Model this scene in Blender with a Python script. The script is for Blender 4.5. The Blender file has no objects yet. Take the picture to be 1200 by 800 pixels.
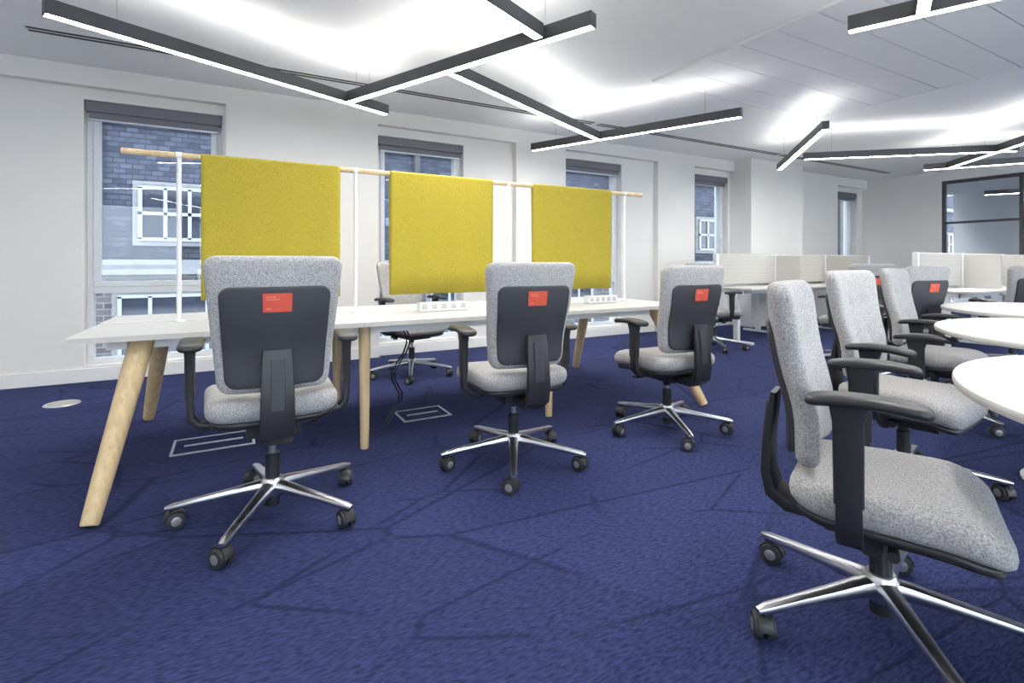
import bpy, bmesh, math, random
from mathutils import Vector, Matrix
random.seed(4)
scene = bpy.context.scene
COL = scene.collection
pi = math.pi

# ---------------------------------------------------------------- materials
def new_mat(name):
    m = bpy.data.materials.new(name); m.use_nodes = True
    nt = m.node_tree
    return m, nt, nt.nodes.get('Principled BSDF')

def simple(name, col, rough=0.5, metal=0.0, noise=0.0, nscale=40, bump=0.0, spec=None):
    m, nt, b = new_mat(name)
    b.inputs['Base Color'].default_value = (*col, 1)
    b.inputs['Roughness'].default_value = rough
    b.inputs['Metallic'].default_value = metal
    if spec is not None: b.inputs['Specular IOR Level'].default_value = spec
    if noise > 0 or bump > 0:
        tc = nt.nodes.new('ShaderNodeTexCoord')
        n = nt.nodes.new('ShaderNodeTexNoise'); n.inputs['Scale'].default_value = nscale
        n.inputs['Detail'].default_value = 4
        nt.links.new(tc.outputs['Object'], n.inputs['Vector'])
        if noise > 0:
            r = nt.nodes.new('ShaderNodeValToRGB')
            r.color_ramp.elements[0].position = 0.35; r.color_ramp.elements[1].position = 0.65
            r.color_ramp.elements[0].color = (*[c*(1-noise) for c in col], 1)
            r.color_ramp.elements[1].color = (*[min(1, c*(1+noise)) for c in col], 1)
            nt.links.new(n.outputs['Fac'], r.inputs['Fac'])
            nt.links.new(r.outputs['Color'], b.inputs['Base Color'])
        if bump > 0:
            bp = nt.nodes.new('ShaderNodeBump'); bp.inputs['Strength'].default_value = bump
            bp.inputs['Distance'].default_value = 0.002
            nt.links.new(n.outputs['Fac'], bp.inputs['Height'])
            nt.links.new(bp.outputs['Normal'], b.inputs['Normal'])
    return m

def emis(name, col, s):
    m, nt, b = new_mat(name)
    b.inputs['Base Color'].default_value = (*col, 1)
    b.inputs['Emission Color'].default_value = (*col, 1)
    b.inputs['Emission Strength'].default_value = s
    return m

M = {}
M['wall'] = simple('wall_paint', (.78, .76, .72), .85, noise=.01, nscale=3)
M['ceil'] = simple('ceiling_paint', (.88, .88, .87), .9)
M['plank'] = simple('metal_ceiling_plank', (.80, .80, .80), .6)
M['trim'] = simple('trim_white', (.80, .79, .77), .45)
M['white'] = simple('white_laminate', (.60, .59, .57), .38)
M['edge'] = simple('desk_edge_grey', (.50, .48, .44), .45)
M['powder'] = simple('white_powder_coat', (.70, .70, .68), .4)
M['black'] = simple('black_plastic', (.018, .018, .020), .42)
M['shell'] = simple('charcoal_plastic', (.036, .037, .043), .55, bump=.3, nscale=300)
M['rubber'] = simple('rubber', (.025, .025, .027), .6)
M['alu'] = simple('polished_aluminium', (.62, .62, .64), .28, 1.0)
M['greyhub'] = simple('grey_hub', (.35, .35, .36), .35, .6)
M['tag'] = simple('red_card', (.64, .085, .045), .6)
M['tagtxt'] = simple('tag_print', (.78, .25, .18), .6)
M['fix'] = simple('dark_aluminium', (.060, .060, .064), .42)
M['blind'] = simple('blind_cassette', (.15, .15, .17), .6)
M['frame'] = simple('window_frame', (.66, .68, .70), .4)
M['slot'] = simple('slot_black', (.06, .06, .06), .8)
M['wire'] = simple('steel_wire', (.3, .3, .3), .4, .8)
M['steel'] = simple('brushed_steel', (.6, .6, .62), .35, .9)
M['emdown'] = emis('led_diffuser', (1, .985, .955), 66)
M['emup'] = emis('led_uplight', (1, .985, .965), 19)

def fabric(name, col, var, scale, bump=.5):
    m, nt, b = new_mat(name)
    tc = nt.nodes.new('ShaderNodeTexCoord')
    n = nt.nodes.new('ShaderNodeTexNoise'); n.inputs['Scale'].default_value = scale
    n.inputs['Detail'].default_value = 5; n.inputs['Roughness'].default_value = .75
    nt.links.new(tc.outputs['Object'], n.inputs['Vector'])
    r = nt.nodes.new('ShaderNodeValToRGB')
    r.color_ramp.elements[0].position = .38; r.color_ramp.elements[1].position = .62
    r.color_ramp.elements[0].color = (*[c*(1-var) for c in col], 1)
    r.color_ramp.elements[1].color = (*[c*(1+var) for c in col], 1)
    nt.links.new(n.outputs['Fac'], r.inputs['Fac'])
    nt.links.new(r.outputs['Color'], b.inputs['Base Color'])
    bp = nt.nodes.new('ShaderNodeBump'); bp.inputs['Strength'].default_value = bump
    bp.inputs['Distance'].default_value = .0012
    nt.links.new(n.outputs['Fac'], bp.inputs['Height'])
    nt.links.new(bp.outputs['Normal'], b.inputs['Normal'])
    b.inputs['Roughness'].default_value = .95
    b.inputs['Specular IOR Level'].default_value = .15
    b.inputs['Sheen Weight'].default_value = .1
    return m
M['grey'] = fabric('grey_wool', (.365, .355, .345), .40, 185, .4)
M['yellow'] = fabric('mustard_felt', (.375, .300, .036), .20, 170, .4)
M['screenfab'] = fabric('pale_grey_fabric', (.44, .43, .40), .14, 150)

def wood():
    m, nt, b = new_mat('pale_ash_wood')
    tc = nt.nodes.new('ShaderNodeTexCoord')
    mp = nt.nodes.new('ShaderNodeMapping'); mp.inputs['Scale'].default_value = (30, 30, 2.2)
    n = nt.nodes.new('ShaderNodeTexNoise'); n.inputs['Scale'].default_value = 1.5
    n.inputs['Detail'].default_value = 5; n.inputs['Distortion'].default_value = .6
    r = nt.nodes.new('ShaderNodeValToRGB')
    r.color_ramp.elements[0].position = .3; r.color_ramp.elements[1].position = .7
    r.color_ramp.elements[0].color = (.50, .36, .19, 1); r.color_ramp.elements[1].color = (.66, .50, .29, 1)
    nt.links.new(tc.outputs['Object'], mp.inputs['Vector'])
    nt.links.new(mp.outputs['Vector'], n.inputs['Vector'])
    nt.links.new(n.outputs['Fac'], r.inputs['Fac'])
    nt.links.new(r.outputs['Color'], b.inputs['Base Color'])
    b.inputs['Roughness'].default_value = .5
    return m
M['wood'] = wood()

def glassmat():
    m = bpy.data.materials.new('window_glass'); m.use_nodes = True
    nt = m.node_tree; nt.nodes.clear()
    o = nt.nodes.new('ShaderNodeOutputMaterial')
    mx = nt.nodes.new('ShaderNodeMixShader')
    t = nt.nodes.new('ShaderNodeBsdfTransparent'); t.inputs['Color'].default_value = (.93, .96, .98, 1)
    g = nt.nodes.new('ShaderNodeBsdfGlossy'); g.inputs['Roughness'].default_value = .01
    lw = nt.nodes.new('ShaderNodeLayerWeight'); lw.inputs['Blend'].default_value = .5
    pw = nt.nodes.new('ShaderNodeMath'); pw.operation = 'POWER'; pw.inputs[1].default_value = 5
    ma = nt.nodes.new('ShaderNodeMath'); ma.operation = 'MULTIPLY_ADD'; ma.inputs[1].default_value = .9; ma.inputs[2].default_value = .03
    nt.links.new(lw.outputs['Facing'], pw.inputs[0]); nt.links.new(pw.outputs[0], ma.inputs[0])
    nt.links.new(ma.outputs[0], mx.inputs[0]); nt.links.new(t.outputs[0], mx.inputs[1])
    nt.links.new(g.outputs[0], mx.inputs[2]); nt.links.new(mx.outputs[0], o.inputs[0])
    return m
M['glass'] = glassmat()

def carpet():
    m, nt, b = new_mat('navy_carpet')
    N, L = nt.nodes.new, nt.links.new
    tc = N('ShaderNodeTexCoord')
    def math_(op, a=None, bb=None, v1=0, v2=0):
        n = N('ShaderNodeMath'); n.operation = op
        n.inputs[0].default_value = v1; n.inputs[1].default_value = v2
        if a: L(a, n.inputs[0])
        if bb: L(bb, n.inputs[1])
        return n.outputs[0]
    def vor(scale, rot, sx, w0, w1):
        mp = N('ShaderNodeMapping'); mp.inputs['Rotation'].default_value = (0, 0, rot)
        mp.inputs['Scale'].default_value = (sx, 1, 1)
        L(tc.outputs['Object'], mp.inputs['Vector'])
        v = N('ShaderNodeTexVoronoi'); v.voronoi_dimensions = '2D'; v.feature = 'DISTANCE_TO_EDGE'
        v.inputs['Scale'].default_value = scale
        L(mp.outputs['Vector'], v.inputs['Vector'])
        v2 = N('ShaderNodeTexVoronoi'); v2.voronoi_dimensions = '2D'; v2.inputs['Scale'].default_value = scale
        L(mp.outputs['Vector'], v2.inputs['Vector'])
        r = N('ShaderNodeMapRange'); r.inputs[1].default_value = w0; r.inputs[2].default_value = w1
        r.inputs[3].default_value = 1; r.inputs[4].default_value = 0
        L(v.outputs['Distance'], r.inputs[0])
        return r.outputs[0], v2.outputs['Color']
    a, ca = vor(1.5, .5, .45, .004, .019)
    c, cc = vor(2.0, -.7, .45, .004, .020)
    nm = N('ShaderNodeTexNoise'); nm.inputs['Scale'].default_value = 1.6
    L(tc.outputs['Object'], nm.inputs['Vector'])
    rm = N('ShaderNodeMapRange'); rm.inputs[1].default_value = .43; rm.inputs[2].default_value = .50
    L(nm.outputs['Fac'], rm.inputs[0])
    c2 = math_('MULTIPLY', c, rm.outputs[0])
    nm2 = N('ShaderNodeTexNoise'); nm2.inputs['Scale'].default_value = 1.1
    mp2 = N('ShaderNodeMapping'); mp2.inputs['Location'].default_value = (7, 3, 0)
    L(tc.outputs['Object'], mp2.inputs['Vector']); L(mp2.outputs['Vector'], nm2.inputs['Vector'])
    rm2 = N('ShaderNodeMapRange'); rm2.inputs[1].default_value = .40; rm2.inputs[2].default_value = .47
    L(nm2.outputs['Fac'], rm2.inputs[0])
    a2 = math_('MULTIPLY', a, rm2.outputs[0])
    lines = math_('MAXIMUM', a2, c2)
    mp = N('ShaderNodeMapping'); mp.inputs['Scale'].default_value = (34, 130, 1); mp.inputs['Rotation'].default_value = (0, 0, .35)
    L(tc.outputs['Object'], mp.inputs['Vector'])
    n1 = N('ShaderNodeTexNoise'); n1.inputs['Scale'].default_value = 1; n1.inputs['Detail'].default_value = 4
    L(mp.outputs['Vector'], n1.inputs['Vector'])
    r1 = N('ShaderNodeValToRGB')
    r1.color_ramp.elements[0].position = .30; r1.color_ramp.elements[1].position = .70
    r1.color_ramp.elements[0].color = (.014, .020, .062, 1); r1.color_ramp.elements[1].color = (.048, .058, .155, 1)
    L(n1.outputs['Fac'], r1.inputs['Fac'])
    sp = N('ShaderNodeSeparateColor'); L(ca, sp.inputs[0])
    mr = N('ShaderNodeMapRange'); mr.inputs[3].default_value = .87; mr.inputs[4].default_value = 1.13; L(sp.outputs[0], mr.inputs[0])
    sc = N('ShaderNodeVectorMath'); sc.operation = 'SCALE'; L(r1.outputs['Color'], sc.inputs[0]); L(mr.outputs[0], sc.inputs['Scale'])
    mx = N('ShaderNodeMix'); mx.data_type = 'RGBA'
    f = math_('MULTIPLY', lines, None, v2=.55)
    L(f, mx.inputs[0]); L(sc.outputs[0], mx.inputs[6]); mx.inputs[7].default_value = (.008, .011, .038, 1)
    L(mx.outputs[2], b.inputs['Base Color'])
    h = math_('SUBTRACT', n1.outputs['Fac'], lines)
    bp = N('ShaderNodeBump'); bp.inputs['Strength'].default_value = .5; bp.inputs['Distance'].default_value = .004
    L(h, bp.inputs['Height']); L(bp.outputs['Normal'], b.inputs['Normal'])
    b.inputs['Roughness'].default_value = .95; b.inputs['Specular IOR Level'].default_value = .12
    return m
M['carpet'] = carpet()

def brickmat(name, c1, c2, mo, scale):
    m, nt, b = new_mat(name)
    tc = nt.nodes.new('ShaderNodeTexCoord')
    mp = nt.nodes.new('ShaderNodeMapping'); mp.inputs['Rotation'].default_value = (pi/2, 0, 0)
    br = nt.nodes.new('ShaderNodeTexBrick'); br.inputs['Scale'].default_value = scale
    br.inputs['Color1'].default_value = (*c1, 1); br.inputs['Color2'].default_value = (*c2, 1)
    br.inputs['Mortar'].default_value = (*mo, 1); br.inputs['Mortar Size'].default_value = .025
    br.inputs['Bias'].default_value = 0
    nt.links.new(tc.outputs['Object'], mp.inputs['Vector']); nt.links.new(mp.outputs['Vector'], br.inputs['Vector'])
    nt.links.new(br.outputs['Color'], b.inputs['Base Color']); b.inputs['Roughness'].default_value = .9
    return m
M['brick'] = brickmat('brown_brick', (.035, .032, .034), (.075, .066, .066), (.11, .115, .125), 2.2)
M['slate'] = brickmat('hung_slate', (.016, .021, .038), (.045, .054, .078), (.009, .011, .018), 2.6)
M['stone'] = simple('pale_stone', (.13, .135, .145), .8, noise=.1, nscale=5)
M['sash'] = simple('painted_sash', (.20, .215, .235), .6)
M['darkglass'] = simple('dark_pane', (.015, .020, .032), .1)
M['asphalt'] = simple('asphalt', (.04, .04, .045), .9)

# ---------------------------------------------------------------- mesh helper
class MB:
    def __init__(s): s.bm = bmesh.new(); s.mats = []
    def mi(s, k):
        if k not in s.mats: s.mats.append(k)
        return s.mats.index(k)
    def box(s, x0, x1, y0, y1, z0, z1, k, mat=None, side=None):
        mi = s.mi(k); ms = s.mi(side) if side else mi
        vs = [s.bm.verts.new(v) for v in [(x0,y0,z0),(x1,y0,z0),(x1,y1,z0),(x0,y1,z0),(x0,y0,z1),(x1,y0,z1),(x1,y1,z1),(x0,y1,z1)]]
        for q, f in enumerate([(0,3,2,1),(4,5,6,7),(0,1,5,4),(1,2,6,5),(2,3,7,6),(3,0,4,7)]):
            fc = s.bm.faces.new([vs[i] for i in f]); fc.material_index = mi if q < 2 else ms
        if mat is not None:
            for v in vs: v.co = mat @ v.co
        return vs
    def tube(s, pts, rad, k, seg=16, cap=True):
        pts = [Vector(p) for p in pts]
        if not isinstance(rad, (list, tuple)): rad = [rad]*len(pts)
        mi = s.mi(k); rings = []
        for i, p in enumerate(pts):
            t = (pts[min(i+1, len(pts)-1)] - pts[max(i-1, 0)]).normalized()
            ref = Vector((0, 0, 1)) if abs(t.z) < .9 else Vector((1, 0, 0))
            a = t.cross(ref).normalized(); b = a.cross(t).normalized()
            rings.append([s.bm.verts.new(p + (a*math.cos(2*pi*j/seg) + b*math.sin(2*pi*j/seg))*rad[i]) for j in range(seg)])
        for i in range(len(rings)-1):
            for j in range(seg):
                f = s.bm.faces.new([rings[i][j], rings[i][(j+1) % seg], rings[i+1][(j+1) % seg], rings[i+1][j]])
                f.material_index = mi; f.smooth = True
        if cap:
            for r in (rings[0], rings[-1][::-1]):
                f = s.bm.faces.new(r); f.material_index = mi
    def sweep(s, pts, wh, k, side=(1, 0, 0), chamf=.25):
        """rect section (w along side, h perpendicular) with chamfered corners"""
        pts = [Vector(p) for p in pts]; mi = s.mi(k); side = Vector(side).normalized(); rings = []
        for i, p in enumerate(pts):
            t = (pts[min(i+1, len(pts)-1)] - pts[max(i-1, 0)]).normalized()
            sd = (side - t*side.dot(t)).normalized()
            n = t.cross(sd).normalized(); w, h = wh[i] if isinstance(wh, list) else wh
            c = min(w, h)*chamf; w2, h2 = w/2, h/2
            sec = [(w2, h2-c), (w2-c*.3, h2-c*.3), (w2-c, h2), (-w2+c, h2), (-w2+c*.3, h2-c*.3), (-w2, h2-c), (-w2, -h2+c), (-w2+c*.3, -h2+c*.3), (-w2+c, -h2), (w2-c, -h2), (w2-c*.3, -h2+c*.3), (w2, -h2+c)]
            rings.append([s.bm.verts.new(p + sd*x + n*y) for x, y in sec])
        m = len(rings[0])
        for i in range(len(rings)-1):
            for j in range(m):
                f = s.bm.faces.new([rings[i][j], rings[i][(j+1) % m], rings[i+1][(j+1) % m], rings[i+1][j]])
                f.material_index = mi; f.smooth = True
        for r in (rings[0], rings[-1]):
            f = s.bm.faces.new(r); f.material_index = mi
    def pad(s, hx, hy, R, t, er, dome, k, deform, n=10):
        """pillow slab: rounded-rect outline in (x,h), thickness along t; deform(x,h,t)->xyz"""
        mi = s.mi(k)
        out = []
        R = min(R, hx*.99, hy*.99)
        cs = [(hx-R, hy-R, 0), (-(hx-R), hy-R, pi/2), (-(hx-R), -(hy-R), pi), (hx-R, -(hy-R), 1.5*pi)]
        for q in range(4):
            cx, cy, a0 = cs[q]
            for j in range(n):
                a = a0 + (pi/2)*j/(n-1); out.append((cx+R*math.cos(a), cy+R*math.sin(a)))
            nx = cs[(q+1) % 4]
            a = a0+pi/2
            p0 = (cx+R*math.cos(a), cy+R*math.sin(a)); p1 = (nx[0]+R*math.cos(a), nx[1]+R*math.sin(a))
            for j in range(1, 8):
                w = j/8; out.append((p0[0]*(1-w)+p1[0]*w, p0[1]*(1-w)+p1[1]*w))
        rings = []
        ks = [.1, .2, .3, .4, .5, .6, .7, .8, .87, .93]
        m0 = min(hx, hy)
        def front(sign):
            lst = []
            for kk in ks:
                f = kk*(m0-er)/m0
                lst.append((f, sign*(t/2 + dome*(1-f*f))))
            return lst
        fr = front(1)
        edge = []
        for j in range(0, 9):
            a = pi/2 - pi*j/8
            edge.append((('e', er*(1-math.cos(a))), (t/2-er)*(1 if a > 0 else (-1 if a < 0 else 0)) + er*math.sin(a) if abs(a) > 1e-6 else 0))
        bk = front(-1)[::-1]
        seq = [(('s', f), d) for f, d in fr] + edge + [(('s', f), d) for f, d in bk]
        for (ty, val), d in seq:
            ring = []
            for x, y in out:
                if ty == 's': sx = sy = val
                else: sx = (hx-val)/hx; sy = (hy-val)/hy
                ring.append(s.bm.verts.new(deform(x*sx, y*sy, d)))
            rings.append(ring)
        m = len(out)
        for i in range(len(rings)-1):
            for j in range(m):
                f = s.bm.faces.new([rings[i][j], rings[i+1][j], rings[i+1][(j+1) % m], rings[i][(j+1) % m]])
                f.material_index = mi; f.smooth = True
        c0 = s.bm.verts.new(deform(0, 0, t/2+dome)); c1 = s.bm.verts.new(deform(0, 0, -t/2-dome))
        for j in range(m):
            f = s.bm.faces.new([c0, rings[0][j], rings[0][(j+1) % m]]); f.material_index = mi; f.smooth = True
            f = s.bm.faces.new([c1, rings[-1][(j+1) % m], rings[-1][j]]); f.material_index = mi; f.smooth = True
    def mesh(s, name):
        bmesh.ops.recalc_face_normals(s.bm, faces=s.bm.faces)
        me = bpy.data.meshes.new(name); s.bm.to_mesh(me); s.bm.free()
        for k in s.mats: me.materials.append(M[k])
        me.set_sharp_from_angle(angle=math.radians(38))
        return me
    def obj(s, name, parent=None, bevel=0, loc=None):
        o = bpy.data.objects.new(name, s.mesh(name)); COL.objects.link(o)
        if parent: o.parent = parent
        if loc: o.location = loc
        if bevel:
            b = o.modifiers.new('bevel', 'BEVEL'); b.width = bevel; b.segments = 2; b.limit_method = 'ANGLE'
        return o

def empty(name, loc=(0, 0, 0), rz=0):
    e = bpy.data.objects.new(name, None); COL.objects.link(e)
    e.location = loc; e.rotation_euler = (0, 0, rz); e.empty_display_size = .1
    return e

# ---------------------------------------------------------------- room
CZ = 2.79; X0, X1 = -4.0, 11.7; Y0 = -4.0; YF = 5.68; YR = 5.77; YO = 6.05
b = MB(); b.box(X0-.2, X1+4.5, Y0-.2, YO, -.2, 0, 'carpet'); b.obj('floor')
b = MB(); b.box(X0-.2, X1+4.5, Y0-.2, YO, CZ, CZ+.2, 'ceil'); b.obj('ceiling')
b = MB(); b.box(X0-.2, X0, Y0-.2, YO, 0, CZ, 'wall'); b.obj('wall_west')
b = MB(); fill_wins = [(-3.4+2.5*k, -1.2+2.5*k) for k in range(6)]  # openings added in the unseen south wall to let in fill daylight
xs = X0
for a, c in fill_wins:
    b.box(xs, a, Y0-.2, Y0, 0, CZ, 'wall'); b.box(a, c, Y0-.2, Y0, 0, .5, 'wall'); b.box(a, c, Y0-.2, Y0, 2.6, CZ, 'wall'); xs = c
b.box(xs, X1+4.5, Y0-.2, Y0, 0, CZ, 'wall'); b.obj('wall_south')

wins = [(-1.17, -.10), (1.44, 2.50), (4.0, 5.05), (6.55, 7.42), (10.72, 11.5)]
ZB, ZT = .14, 2.52
b = MB()
xs = X0
for (a, c) in wins:
    b.box(xs, a, YR, YO, 0, CZ, 'wall')
    b.box(a, c, YR, YO, 0, ZB, 'wall'); b.box(a, c, YR, YO, ZT, CZ, 'wall')
    xs = c
b.box(xs, X1+.15, YR, YO, 0, CZ, 'wall')
b.box(X0, X1, YF, YR, 2.62, CZ, 'wall')
for a, c in [(-.07, 1.42), (3.2, 3.98), (5.7, 6.5), (8.9, 10.6)]:
    b.box(a, c, YF, YR, 0, 2.62, 'wall')
b.box(7.47, 8.9, 5.36, YR, 0, CZ, 'wall')
b.obj('wall_north')
b = MB(); t = .015; hb = .12
segs = [(X0, -.07, YR), (-.07, 1.42, YF), (1.42, 3.2, YR), (3.2, 3.98, YF), (3.98, 5.7, YR), (5.7, 6.5, YF), (6.5, 7.47, YR), (7.47, 8.9, 5.36), (8.9, 10.6, YF), (10.6, X1, YR)]
for a, c, y in segs:
    b.box(a-(t if y < YR else 0), c+(t if y < YR else 0), y-t, y, 0, hb, 'trim')
b.obj('baseboard_north', bevel=.003)
b = MB(); b.box(X1-t, X1, 4.4, YR-t, 0, hb, 'trim'); b.obj('baseboard_east', bevel=.003)

b = MB()
b.box(X1, X1+.12, 4.40, YR, 0, CZ, 'wall'); b.box(X1, X1+.12, Y0, 4.40, 2.60, CZ, 'wall'); b.box(X1, X1+.12, Y0, -.1, 0, 2.6, 'wall')
b.box(X1+4.3, X1+4.5, Y0, YR, 0, CZ, 'wall')
b.obj('wall_east')
b = MB()
b.box(X1+.02, X1+.08, -.1, 4.40, 2.54, 2.60, 'fix'); b.box(X1+.02, X1+.08, -.1, 4.40, 0, .06, 'fix')
b.box(X1+.02, X1+.08, -.1, 4.40, 1.79, 1.83, 'fix')
for y in (4.35, 3.28, 2.2, 1.1, -.1): b.box(X1+.015, X1+.085, y, y+.05, 0, 2.6, 'fix')
b.box(X1+.045, X1+.055, -.08, 4.38, .05, 2.55, 'glass')
b.obj('glazed_partition')

def window(idx, cx, cy, w, ZB, ZT, mid, blind, rz=0):
    e = empty('window_%d' % idx, (cx, cy, 0), rz)
    b = MB()
    def fr(x0, x1, z0, z1, fw, y0, y1):
        b.box(x0, x1, y0, y1, z0, z0+fw, 'frame'); b.box(x0, x1, y0, y1, z1-fw, z1, 'frame')
        b.box(x0, x0+fw, y0, y1, z0+fw, z1-fw, 'frame'); b.box(x1-fw, x1, y0, y1, z0+fw, z1-fw, 'frame')
    fr(-w, w, ZB, ZT, .05, -.03, .05)
    fr(-w+.05, w-.05, mid+.06, ZT-.05, .05, -.045, .035)
    b.box(-w+.05, w-.05, -.04, .04, mid, mid+.06, 'frame')
    b.obj('frame', e, bevel=.004)
    b = MB(); b.box(-w+.05, w-.05, -.004, .004, ZB+.05, mid, 'glass'); b.box(-w+.1, w-.1, -.004, .004, mid+.11, ZT-.1, 'glass'); b.obj('pane', e)
    if blind:
        b = MB(); b.box(-w+.01, w-.01, -.125, -.05, ZT-.10, ZT-.005, 'blind'); b.box(-w+.03, w-.03, -.10, -.095, ZT-.16, ZT-.10, 'blind')
        b.box(-w+.03, w-.03, -.108, -.088, ZT-.175, ZT-.16, 'steel')
        b.obj('roller_blind', e, bevel=.006)
        b = MB(); b.box(w-.115, w-.095, -.08, -.045, 1.45, 1.49, 'powder'); b.box(w-.112, w-.098, -.085, -.068, 1.36, 1.48, 'powder'); b.obj('handle', e, bevel=.003)
for i, (a, c) in enumerate(wins): window(i+1, (a+c)/2, 5.90, (c-a)/2, ZB, ZT, .78, True)
for i, (a, c) in enumerate(fill_wins): window(i+6, (a+c)/2, Y0-.1, (c-a)/2, .5, 2.6, .9, False, pi)  # added windows behind the camera, out of view, for soft fill

# building across the street
b = MB(); FY = 11.5
b.box(-14, 34, FY, FY+.3, 1.1, 9, 'slate'); b.box(-14, 34, FY-.05, FY+.3, -5, 1.1, 'brick')
fw = []
x = -13.3
while x < 32:
    fw.append((x, x+1.15, 1.50, 2.45, 3)); fw.append((x-.3, x+1.5, -.85, .45, 4)); fw.append((x, x+1.15, 4.6, 5.9, 3)); fw.append((x-.3, x+1.5, -4.2, -1.6, 3)); x += 2.95
for a, c, z0, z1, nm_ in fw:
    b.box(a-.12, c+.12, FY-.10, FY, z0-.12, z1+.12, 'stone')
    b.box(a, c, FY-.12, FY-.10, z0, z1, 'darkglass')
    for k in range(nm_+1):
        xx = a+(c-a)*k/nm_
        b.box(xx-.03, xx+.03, FY-.16, FY-.12, z0, z1, 'sash')
    for zz in (z0, (z0+z1)/2, z1): b.box(a-.03, c+.03, FY-.16, FY-.12, zz-.03, zz+.03, 'sash')
b.box(-14, 34, FY-.3, FY, .85, 1.12, 'stone'); b.box(-14, 34, FY-.15, FY, 3.6, 3.75, 'stone'); b.box(-14, 34, FY-.2, FY, -1.3, -1.05, 'stone')
x = -14
while x < 33:
    b.box(x, x+.12, FY-.14, FY, 1.1, 9, 'asphalt'); x += 5.9
b.obj('brick_building')
b = MB(); b.box(-14, 34, 6.3, 11.5, -5.2, -5, 'asphalt'); b.obj('street_ground')

# ceiling planks & slots
b = MB()
y = .5
while y < 3.45:
    b.box(3.5, 6.05, y+.004, y+.296, CZ-.018, CZ-.001, 'plank'); y += .3
b.box(3.5, 6.05, .5, 3.5, CZ-.006, CZ-.0005, 'blind')
b.box(3.47, 6.08, .47, .5, CZ-.022, CZ-.001, 'trim'); b.box(3.47, 6.08, 3.5, 3.53, CZ-.022, CZ-.001, 'trim')
b.box(3.47, 3.50, .5, 3.5, CZ-.022, CZ-.001, 'trim'); b.box(6.05, 6.08, .5, 3.5, CZ-.022, CZ-.001, 'trim')
b.obj('trim_ceiling_planks')
for (a, c) in [(-1.35, 1.3), (1.35, 3.9), (3.95, 7.6), (7.65, 11.0)]:
    b = MB()
    b.box(a, c, 4.90, 5.02, CZ-.006, CZ-.001, 'trim')
    b.box(a+.02, c-.02, 4.915, 4.945, CZ-.009, CZ-.006, 'slot'); b.box(a+.02, c-.02, 4.975, 5.005, CZ-.009, CZ-.006, 'slot')
    b.obj('ceiling_slot_vent')

# ---------------------------------------------------------------- linear lights
def linlight(p, q, z=2.40):
    p = Vector((*p, z)); q = Vector((*q, z)); d = q-p; L = d.length
    e = empty('linear_pendant_light', (p+q)/2, math.atan2(d.y, d.x))
    b = MB(); w = .033; h = .085; l = L/2
    b.box(-l, l, -w, -w+.006, 0, h, 'fix'); b.box(-l, l, w-.006, w, 0, h, 'fix')
    b.box(-l, -l+.006, -w+.006, w-.006, 0, h, 'fix'); b.box(l-.006, l, -w+.006, w-.006, 0, h, 'fix')
    b.box(-l+.006, l-.006, -w+.006, w-.006, .03, .055, 'fix'); b.obj('housing', e)
    b = MB(); b.box(-l+.006, l-.006, -w+.006, w-.006, .002, .01, 'emdown'); b.obj('diffuser', e)
    b = MB(); b.box(-l+.006, l-.006, -w+.012, w-.012, .075, .079, 'emup'); b.obj('uplight_strip', e)
    b = MB()
    for x in (-l*.72, l*.72):
        b.tube([(x, 0, .05), (x, 0, CZ-z-.02)], .0012, 'wire', 6); b.tube([(x, 0, CZ-z-.02), (x, 0, CZ-z-.001)], .018, 'powder', 12)
    b.obj('suspension_wires', e)
linlight((-.90, 3.60), (1.21, 4.54))
linlight((.82, 4.40), (1.79, 2.28))
linlight((1.34, 3.34), (3.49, 4.36))
linlight((3.13, 5.16), (4.09, 3.03))
linlight((-.53, 1.60), (1.60, 2.56))
linlight((3.13, 1.62), (4.10, -.50))
linlight((1.15, .33), (3.24, 1.30))
linlight((6.9, 4.50), (5.2, 2.9))
linlight((6.48, 3.89), (8.24, 2.36))
linlight((8.75, 3.5), (10.0, 1.5))
linlight((8.87, 3.25), (7.2, 1.6))
for p, q in [((-3.2, -.2), (-1.1, .75)), ((-1.5, -.9), (-.5, -3.0)), ((1.0, -2.4), (3.1, -1.4)), ((5.0, -.6), (7.1, .3)), ((5.2, -1.2), (6.2, -3.3)), ((9.0, 0), (10.9, -1.0)), ((-3.3, 3.9), (-2.4, 1.8)), ((13, 4.2), (14, 2.2))]:  # pendants added out of view as fill light; last one lights the glazed room
    linlight(p, q)

# ---------------------------------------------------------------- office chair meshes
def fback(x, h, t):
    xx = x*(1+.11*h/.26)
    y = -.225 - .13*h + .018*math.exp(-((h+.11)/.11)**2) + .035*(x/.22)**2 + t
    if t > .01:
        for bx in (-.07, .07):
            for bh in (-.06, .10):
                y -= .009*math.exp(-((x-bx)**2+(h-bh)**2)/.0007)
    return (xx, y, .79+h)
CH = {}
b = MB(); b.pad(.222, .262, .045, .062, .026, .008, 'grey', fback, n=14)
for bx in (-.07, .07):
    for bh in (-.06, .10):
        p = fback(bx, bh, .036)
        b.tube([(p[0], p[1]-.006, p[2]), (p[0], p[1]+.005, p[2])], [.011, .008], 'grey', 12)
CH['backrest'] = b.mesh('backrest')
b = MB()
def fshell(x, h, t):
    return fback(x*(1-.02*h/.19), h-.045, t-.040)
b.pad(.188, .192, .04, .016, .007, .002, 'shell', fshell)
CH['back_shell'] = b.mesh('back_shell')
b = MB()
P = [fback(x, h, -.0515) for x, h in [(-.048, .122), (.048, .122), (.048, .052), (-.048, .052)]]
P = [(p[0], p[1]-.0005, p[2]) for p in P]
mi = b.mi('tag'); vs = [b.bm.verts.new(p) for p in P] + [b.bm.verts.new((p[0], p[1]-.0015, p[2])) for p in P]
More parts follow.
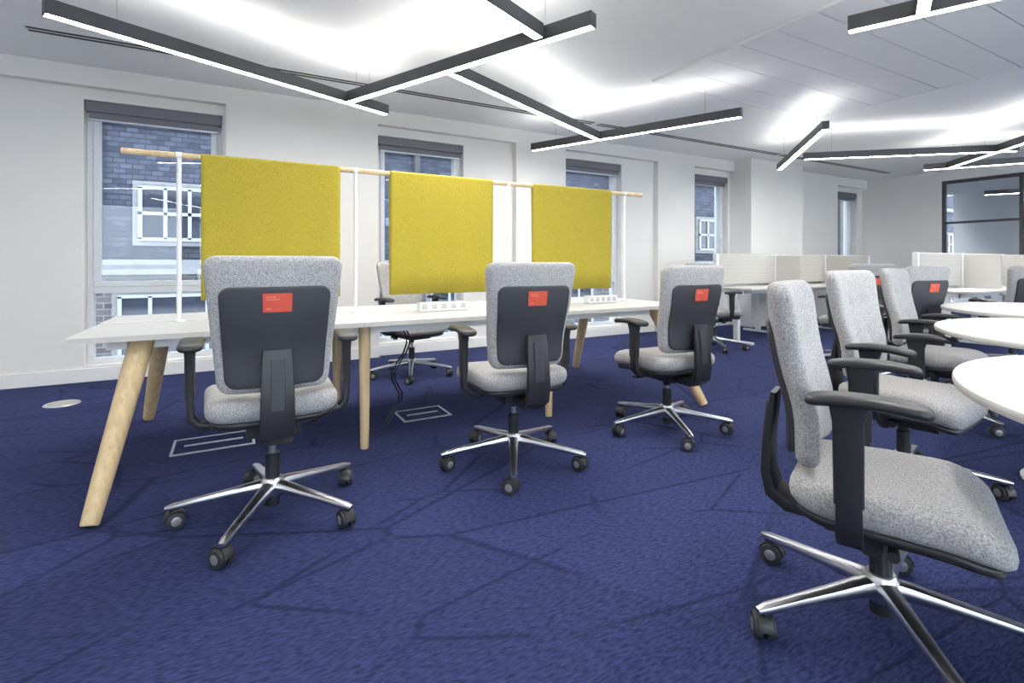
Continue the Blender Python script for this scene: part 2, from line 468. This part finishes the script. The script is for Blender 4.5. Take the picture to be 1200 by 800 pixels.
for f in [(0,1,2,3), (4,5,6,7), (0,1,5,4), (1,2,6,5), (2,3,7,6), (3,0,4,7)]:
    fc = b.bm.faces.new([vs[i] for i in f]); fc.material_index = mi
for hz, x0, x1 in [(.108, -.037, -.005), (.099, -.037, .005), (.064, -.037, -.02)]:
    p0 = fback(x0, hz, -.0545); p1 = fback(x1, hz, -.0545)
    b.box(p0[0], p1[0], p0[1]-.002, p0[1]+.001, p0[2]-.0015, p0[2]+.0015, 'tagtxt')
CH['label_tag'] = b.mesh('label_tag')
b = MB()
def fseat(x, h, t):
    y = .025+h; z = .452 + t
    z -= .035*max(0, (h-.10)/.135)**2
    z += .012*max(0, (-h-.10)/.135)**2 + .010*(x/.25)**2
    return (x*(1+.04*h/.23), y, z)
b.pad(.248, .238, .085, .092, .040, .010, 'grey', fseat)
CH['seat'] = b.mesh('seat')
b = MB()
def fsh(x, h, t):
    p = fseat(x, h, t-.055); return (p[0], p[1], p[2])
b.pad(.230, .220, .085, .032, .015, .0, 'black', fsh)
CH['seat_pan'] = b.mesh('seat_pan')
b = MB()
pts = [(0, -.06, .370), (0, -.17, .355), (0, -.235, .355), (0, -.280, .385), (0, -.295, .45), (0, -.292, .55), (0, -.281, .64), (0, -.274, .70)]
b.sweep(pts, [(.11, .040), (.11, .045), (.115, .045), (.12, .040), (.12, .032), (.115, .026), (.11, .024), (.10, .016)], 'black')
b.sweep([(0, -.306, .48), (0, -.302, .58), (0, -.291, .665)], [(.05, .012), (.05, .012), (.05, .012)], 'shell')
b.box(-.10, .10, -.13, .16, .335, .400, 'black')
b.tube([(.06, .03, .37), (.235, .03, .37)], .006, 'black', 8)
b.tube([(.19, .03, .37), (.235, .03, .37)], [.012, .014], 'black', 12)
b.tube([(.09, -.02, .36), (.17, -.02, .36)], .008, 'black', 8)
b.tube([(.15, -.02, .36), (.178, -.02, .36)], .030, 'black', 16)
b.tube([(-.06, -.02, .365), (-.24, .0, .365)], .006, 'black', 8)
b.box(-.262, -.20, -.02, .02, .36, .372, 'black')
CH['mechanism'] = b.mesh('mechanism')
def arms_mesh(zp, name, yo=-.035):
    b = MB()
    for s in (-1, 1):
        b.sweep([(s*.08, yo, .385), (s*.20, yo, .385), (s*.262, yo, .392), (s*.288, yo, .42), (s*.292, yo, .47), (s*.292, yo-.003, .62), (s*.292, yo-.003, zp-.013)],
                [(.06, .022), (.06, .022), (.06, .024), (.06, .026), (.058, .026), (.05, .022), (.05, .022)], 'black', side=(0, 1, 0))
        b.sweep([(s*.292, yo, .50), (s*.292, yo-.002, zp-.06), (s*.292, yo, zp-.012)], [(.066, .032), (.068, .034), (.09, .04)], 'black', side=(0, 1, 0))
        def fp(x, h, t, s=s): return (s*.288+x, yo+.035+h, zp+t-.012*(h/.13)**2)
        b.pad(.043, .132, .032, .026, .012, .002, 'black', fp)
    return b.mesh(name)
CH['armrests'] = arms_mesh(.712, 'armrests')
ARM_HI = arms_mesh(.765, 'armrests_raised', -.06)
b = MB()
RC = .368
LEG = [math.radians(170+72*k) for k in range(5)]
for a in LEG:
    c, s = math.cos(a), math.sin(a)
    pts = []; wh = []
    for r, z, w, h in [(.02, .124, .056, .055), (.07, .122, .052, .048), (.16, .113, .044, .034), (.27, .100, .037, .027), (.36, .088, .034, .023), (.388, .084, .022, .014)]:
        pts.append((c*r, s*r, z)); wh.append((w, h))
    b.sweep(pts, wh, 'alu', side=(-s, c, 0), chamf=.38)
b.tube([(0, 0, .085), (0, 0, .095), (0, 0, .148), (0, 0, .16)], [.038, .045, .045, .036], 'alu', 24)
CH['star_base'] = b.mesh('star_base')
b = MB(); wr = .0345
for i, a in enumerate(LEG):
    c, s = math.cos(a)*RC, math.sin(a)*RC
    d = a + [0.4, 1.2, -.5, .9, -1.1][i]
    dx, dy = math.cos(d), math.sin(d)
    ax, ay = -dy, dx
    cx, cy = c-dx*.014, s-dy*.014
    for sd in (-1, 1):
        o0, o1 = sd*.006, sd*.029
        b.tube([(cx+ax*o0, cy+ay*o0, wr), (cx+ax*(o0*.4+o1*.6), cy+ay*(o0*.4+o1*.6), wr), (cx+ax*o1*.94, cy+ay*o1*.94, wr), (cx+ax*o1, cy+ay*o1, wr)], [wr, wr, wr-.002, wr-.008], 'rubber', 24)
        b.tube([(cx+ax*o1, cy+ay*o1, wr), (cx+ax*(o1*1.04), cy+ay*(o1*1.04), wr)], [.018, .015], 'greyhub', 16)
    b.tube([(c, s, .048), (c, s, .086)], .009, 'black', 12)
    pts = [(cx+dx*math.cos(t)*.038, cy+dy*math.cos(t)*.038, wr+math.sin(t)*.038) for t in [pi*k/8 for k in range(9)]]
    b.sweep(pts, (.036, .006), 'black', side=(ax, ay, 0))
CH['casters'] = b.mesh('casters')
b = MB()
b.tube([(0, 0, .040), (0, 0, .045), (0, 0, .26), (0, 0, .265)], [.022, .028, .028, .024], 'black', 24)
b.tube([(0, 0, .26), (0, 0, .37)], .014, 'alu', 20)
CH['gas_column'] = b.mesh('gas_column')
b = MB(); b.tube([(0, 0, .29), (0, 0, .35)], [.022, .028], 'black', 20); CH['column_collar'] = b.mesh('column_collar')

def chair(x, y, face_deg, lift=0.0, base=0.0, tag=True, hi=False):
    e = empty('office_chair', (x, y, 0), math.radians(face_deg-90))
    for k, me in CH.items():
        if k == 'label_tag' and not tag: continue
        if k == 'armrests' and hi: me = ARM_HI
        o = bpy.data.objects.new(k, me); COL.objects.link(o); o.parent = e
        if k in ('star_base', 'casters'): o.rotation_euler.z = math.radians(base)
        elif k == 'gas_column': o.location.z = 0
        else: o.location.z = lift
    return e
chair(.143, 2.35, 90, .035)
chair(1.305, 2.345, 85, .012, base=4)
chair(2.415, 2.33, 87, -.005, base=5)
chair(1.65, .765, -66, -.05, base=73, hi=True)
chair(2.80, 1.20, -84, -.03, base=20)
chair(4.16, 1.60, -80, -.03, base=40)
chair(5.06, 2.20, 76, -.02, base=10)
chair(5.66, 2.86, 66, 0)
chair(6.75, 1.97, 60, -.02)
chair(1.47, 4.62, -75, .02, base=30)
chair(5.20, 4.25, 0, 0, base=15)

# ---------------------------------------------------------------- main bench desk
def bench():
    x0, x1, y0, y1 = -.64, 3.18, 2.83, 3.95; zt = .73; ym = (y0+y1)/2
    e = empty('bench_desk', ((x0+x1)/2, ym, 0)); ox, oy = (x0+x1)/2, ym
    b = MB(); w = (x1-x0)/3
    for i in range(3):
        for ya, yb in ((y0, ym-.04), (ym+.04, y1)):
            b.box(x0+i*w+.001-ox, x0+(i+1)*w-.001-ox, ya-oy, yb-oy, zt-.025, zt, 'white', side='edge')
        b.box(x0+i*w+.001-ox, x0+(i+1)*w-.001-ox, ym-.038-oy, ym+.038-oy, zt-.024, zt-.002, 'white')
    b.obj('desktops', e)
    b = MB()
    for y in (y0+.12, y1-.14, ym-.02): b.box(x0+.12-ox, x1-.12-ox, y-oy, y+.03-oy, zt-.075, zt-.026, 'powder')
    for x in (x0+.2, x0+w, x0+2*w, x1-.23): b.box(x-ox, x+.04-ox, y0+.12-oy, y1-.11-oy, zt-.07, zt-.027, 'powder')
    b.obj('underframe', e)
    for (xt, xf) in ((x0+.26, -.505), (x1-.26, 3.05)):
        for (yt, yf) in ((y0+.13, 2.585), (y1-.13, 4.18)):
            b = MB(); n = 14
            p0 = Vector((xt-ox, yt-oy, zt-.027)); p1 = Vector((xf-ox, yf-oy, .014))
            b.tube([p1+(p1-p0).normalized()*.008] + [p1.lerp(p0, k/n) for k in range(n+1)], [.030]+[.033+.018*(k/n)**.8 for k in range(n+1)], 'wood', 24)
            b.obj('splayed_leg', e)
    for x in (.655, 1.91):
        for y in (2.93, 3.83):
            b = MB(); b.tube([(x-ox, y-oy, .001), (x-ox, y-oy, .1), (x-ox, y-oy, zt-.027)], [.023, .025, .034], 'wood', 20); b.obj('straight_leg', e)
    b = MB()
    for (a, c) in ((x0+.45, x0+w+.35), (x0+w+.55, x0+2*w+.35), (x0+2*w+.5, x1-.4)):
        for k in range(int((c-a)/.045)):
            x = a+k*.045-ox
            b.tube([(x, -.17, zt-.03), (x, -.17, zt-.10), (x, .17, zt-.10), (x, .17, zt-.03)], .0025, 'black', 6)
        for yy, zz in ((-.17, -.05), (-.17, -.10), (-.06, -.10), (.06, -.10), (.17, -.10), (.17, -.05)):
            b.tube([(a-ox, yy, zt+zz), (c-ox, yy, zt+zz)], .003, 'black', 6)
    b.obj('cable_tray', e)
    b = MB()
    for x in (.98, 1.0, 2.15):
        pts = [(x-ox+.05*math.sin(k*.9)-.06*(k/10), -.1+.05*math.cos(k*.7), (zt-.09)*(1-k/12)**1.15+.008) for k in range(13)]
        b.tube(pts, .006, 'black', 8)
    b.obj('cables', e)
    b = MB()
    zr = 1.665
    b.tube([(-.53-ox, 0, zr), (3.2-ox, 0, zr)], .0165, 'wood', 18); b.obj('screen_rail', e)
    b = MB()
    for x in (-.27, .70, 1.84, 3.0):
        b.tube([(x-ox, 0, zt), (x-ox, 0, zr-.012)], .0125, 'powder', 16); b.tube([(x-ox, 0, zt), (x-ox, 0, zt+.012)], .03, 'powder', 20)
        b.tube([(x-ox-.014, 0, zr), (x-ox+.014, 0, zr)], .0195, 'powder', 18)
    b.obj('screen_posts', e)
    for (a, c) in ((-.164, .60), (.925, 1.70), (2.056, 2.84)):
        b = MB(); mi = b.mi('yellow'); nx = 36; rows = []
        prof = []
        R = .021; zb = .845
        for k in range(6): prof.append((-R, zb+(zr-zb)*k/5))
        for k in range(1, 9):
            a_ = pi - pi*k/8; prof.append((R*math.cos(a_), zr+R*math.sin(a_)))
        for k in range(1, 6): prof.append((R, zr-(zr-zb)*k/5))
        for k, (y, z) in enumerate(prof):
            row = []
            for i in range(nx+1):
                x = a+(c-a)*i/nx
                dz = (zr-z)/(zr-zb)
                wv = .004*math.sin(i*.55+a*5)*dz
                row.append(b.bm.verts.new((x-ox, (y*(1-.5*max(0, dz)))+wv, z)))
            rows.append(row)
        for k in range(len(rows)-1):
            for i in range(nx):
                f = b.bm.faces.new([rows[k][i], rows[k][i+1], rows[k+1][i+1], rows[k+1][i]]); f.material_index = mi; f.smooth = True
        o = b.obj('felt_screen', e)
        sm = o.modifiers.new('thick', 'SOLIDIFY'); sm.thickness = .003
    b = MB()
    for (a, c) in ((1.09, 1.44), (2.50, 2.80)):
        b.box(a-ox, c-ox, -.14, -.075, zt+.004, zt+.062, 'powder')
        n = 5
        for k in range(n):
            xx = a-ox+.035+(c-a-.07)*k/(n-1)
            b.box(xx-.018, xx+.018, -.1415, -.139, zt+.017, zt+.050, 'edge')
            for dx, dz in ((0, .012), (-.008, -.006), (.008, -.006)): b.box(xx+dx-.002, xx+dx+.002, -.1425, -.1412, zt+.033+dz-.003, zt+.033+dz+.003, 'slot')
        for xx in (a+.03, c-.03): b.box(xx-ox-.01, xx-ox+.01, -.13, -.085, zt, zt+.005, 'powder')
    b.obj('power_sockets', e, bevel=.002)
bench()

def floorbox(x, y, w, d, rz):
    e = empty('floor_access_box', (x, y, 0), rz)
    b = MB(); t = .014
    b.box(-w, w, -d, -d+t, .0, .006, 'steel'); b.box(-w, w, d-t, d, 0, .006, 'steel')
    b.box(-w, -w+t, -d+t, d-t, 0, .006, 'steel'); b.box(w-t, w, -d+t, d-t, 0, .006, 'steel')
    b.box(-w+t, w-t, -d+t, d-t, 0, .003, 'carpet'); b.box(-w+.06, w-.06, -.008, .008, .003, .008, 'steel')
    b.obj('lid_frame', e)
floorbox(-.10, 3.45, .21, .14, 0); floorbox(1.16, 3.40, .17, .13, 0)
b = MB(); b.tube([(0, 0, 0), (0, 0, .006)], [.11, .105], 'steel', 40); b.tube([(0, 0, .006), (0, 0, .008)], .085, 'edge', 40); b.obj('floor_grommet', loc=(-1.13, 4.95, 0))

# ---------------------------------------------------------------- oval meeting tables
def oval(x, y, a=.76, bb=.60, rot=21):
    e = empty('oval_table', (x, y, 0), math.radians(rot)); b = MB(); n = 80; zt = .73
    mi = b.mi('white'); me_ = b.mi('edge'); prof = [(.012, zt-.026), (.002, zt-.022), (0, zt-.014), (0, zt-.006), (.003, zt)]
    rings = []
    for ins, z in prof:
        rings.append([b.bm.verts.new(((a-ins)*math.cos(2*pi*i/n), (bb-ins)*math.sin(2*pi*i/n), z)) for i in range(n)])
    for r in range(len(rings)-1):
        for i in range(n):
            f = b.bm.faces.new([rings[r][i], rings[r][(i+1) % n], rings[r+1][(i+1) % n], rings[r+1][i]]); f.smooth = True; f.material_index = me_
    b.bm.faces.new(rings[0]); b.bm.faces.new(rings[-1]); b.obj('tabletop', e)
    b = MB()
    b.tube([(0, 0, .0), (0, 0, .010), (0, 0, .014)], [.27, .27, .25], 'powder', 40)
    b.tube([(0, 0, .014), (0, 0, .03), (0, 0, zt-.04), (0, 0, zt-.026)], [.06, .035, .035, .12], 'powder', 24)
    b.obj('pedestal', e)
oval(2.09, .12); oval(3.53, .72); oval(5.06, 1.27)

# ---------------------------------------------------------------- far bench desks with fabric screens
def farbench(x0, n, w, ym, sm_h=1.19):
    L = n*w; e = empty('screened_bench_desk', (x0+L/2, ym, 0)); o = L/2; b = MB()
    for i in range(n):
        for ya, yb in ((-.55, -.03), (.03, .55)): b.box(-o+i*w+.001, -o+(i+1)*w-.001, ya, yb, .705, .73, 'white', side='edge')
    b.obj('desktops', e, bevel=.002)
    b = MB()
    b.box(-o+.05, o-.05, -.40, -.36, .65, .704, 'powder'); b.box(-o+.05, o-.05, .36, .40, .65, .704, 'powder')
    for i in range(n+1):
        x = -o+i*w; x = min(max(x, -o+.06), o-.06)
        b.box(x-.03, x+.03, -.52, .52, .0, .03, 'powder'); b.box(x-.025, x+.025, -.40, .40, .65, .70, 'powder')
        for y in (-.28, .28): b.box(x-.025, x+.025, y-.035, y+.035, .03, .66, 'powder')
    b.obj('t_leg_frame', e, bevel=.003)
    for i in range(n):
        b = MB()
        b.pad(w/2-.035, (sm_h-.76)/2, .04, .035, .012, .0, 'screenfab', lambda x, h, t, i=i: (-o+(i+.5)*w+x, t, (sm_h+.76)/2+h))
        for k in range(1, 7):
            z = .78+k*(sm_h-.80)/7
            b.box(-o+i*w+.06, -o+(i+1)*w-.06, -.0195, .0195, z-.0025, z+.0025, 'edge')
        b.obj('fabric_screen', e)
    b = MB()
    for i in range(n+1):
        x = -o+i*w
        b.box(x-.028, x+.028, -.03, .03, .70, sm_h+.0, 'powder')
        if 0 < i < n: b.box(x-.015, x+.015, -.40, -.03, .735, sm_h-.02, 'screenfab'); b.box(x-.015, x+.015, .03, .40, .735, sm_h-.02, 'screenfab')
    b.obj('screen_posts', e, bevel=.004)
farbench(5.8, 3, 1.3, 4.70)
farbench(7.3, 3, 1.25, 3.0)

# ---------------------------------------------------------------- world, camera
w = bpy.data.worlds.new('World'); scene.world = w; w.use_nodes = True
bg = w.node_tree.nodes['Background']; bg.inputs[0].default_value = (.84, .91, 1, 1); bg.inputs[1].default_value = 8
cam = bpy.data.cameras.new('Camera'); co = bpy.data.objects.new('Camera', cam); COL.objects.link(co)
F = 590.0
cam.sensor_width = 36; cam.lens = F/1200*36; cam.shift_y = -92/1200; cam.clip_start = .02
co.location = (0, 0, 1.06); co.rotation_euler = (pi/2, 0, -math.atan(326/F))
scene.camera = co
scene.view_settings.view_transform = 'Standard'
scene.view_settings.look = 'None'
scene.view_settings.exposure = 0
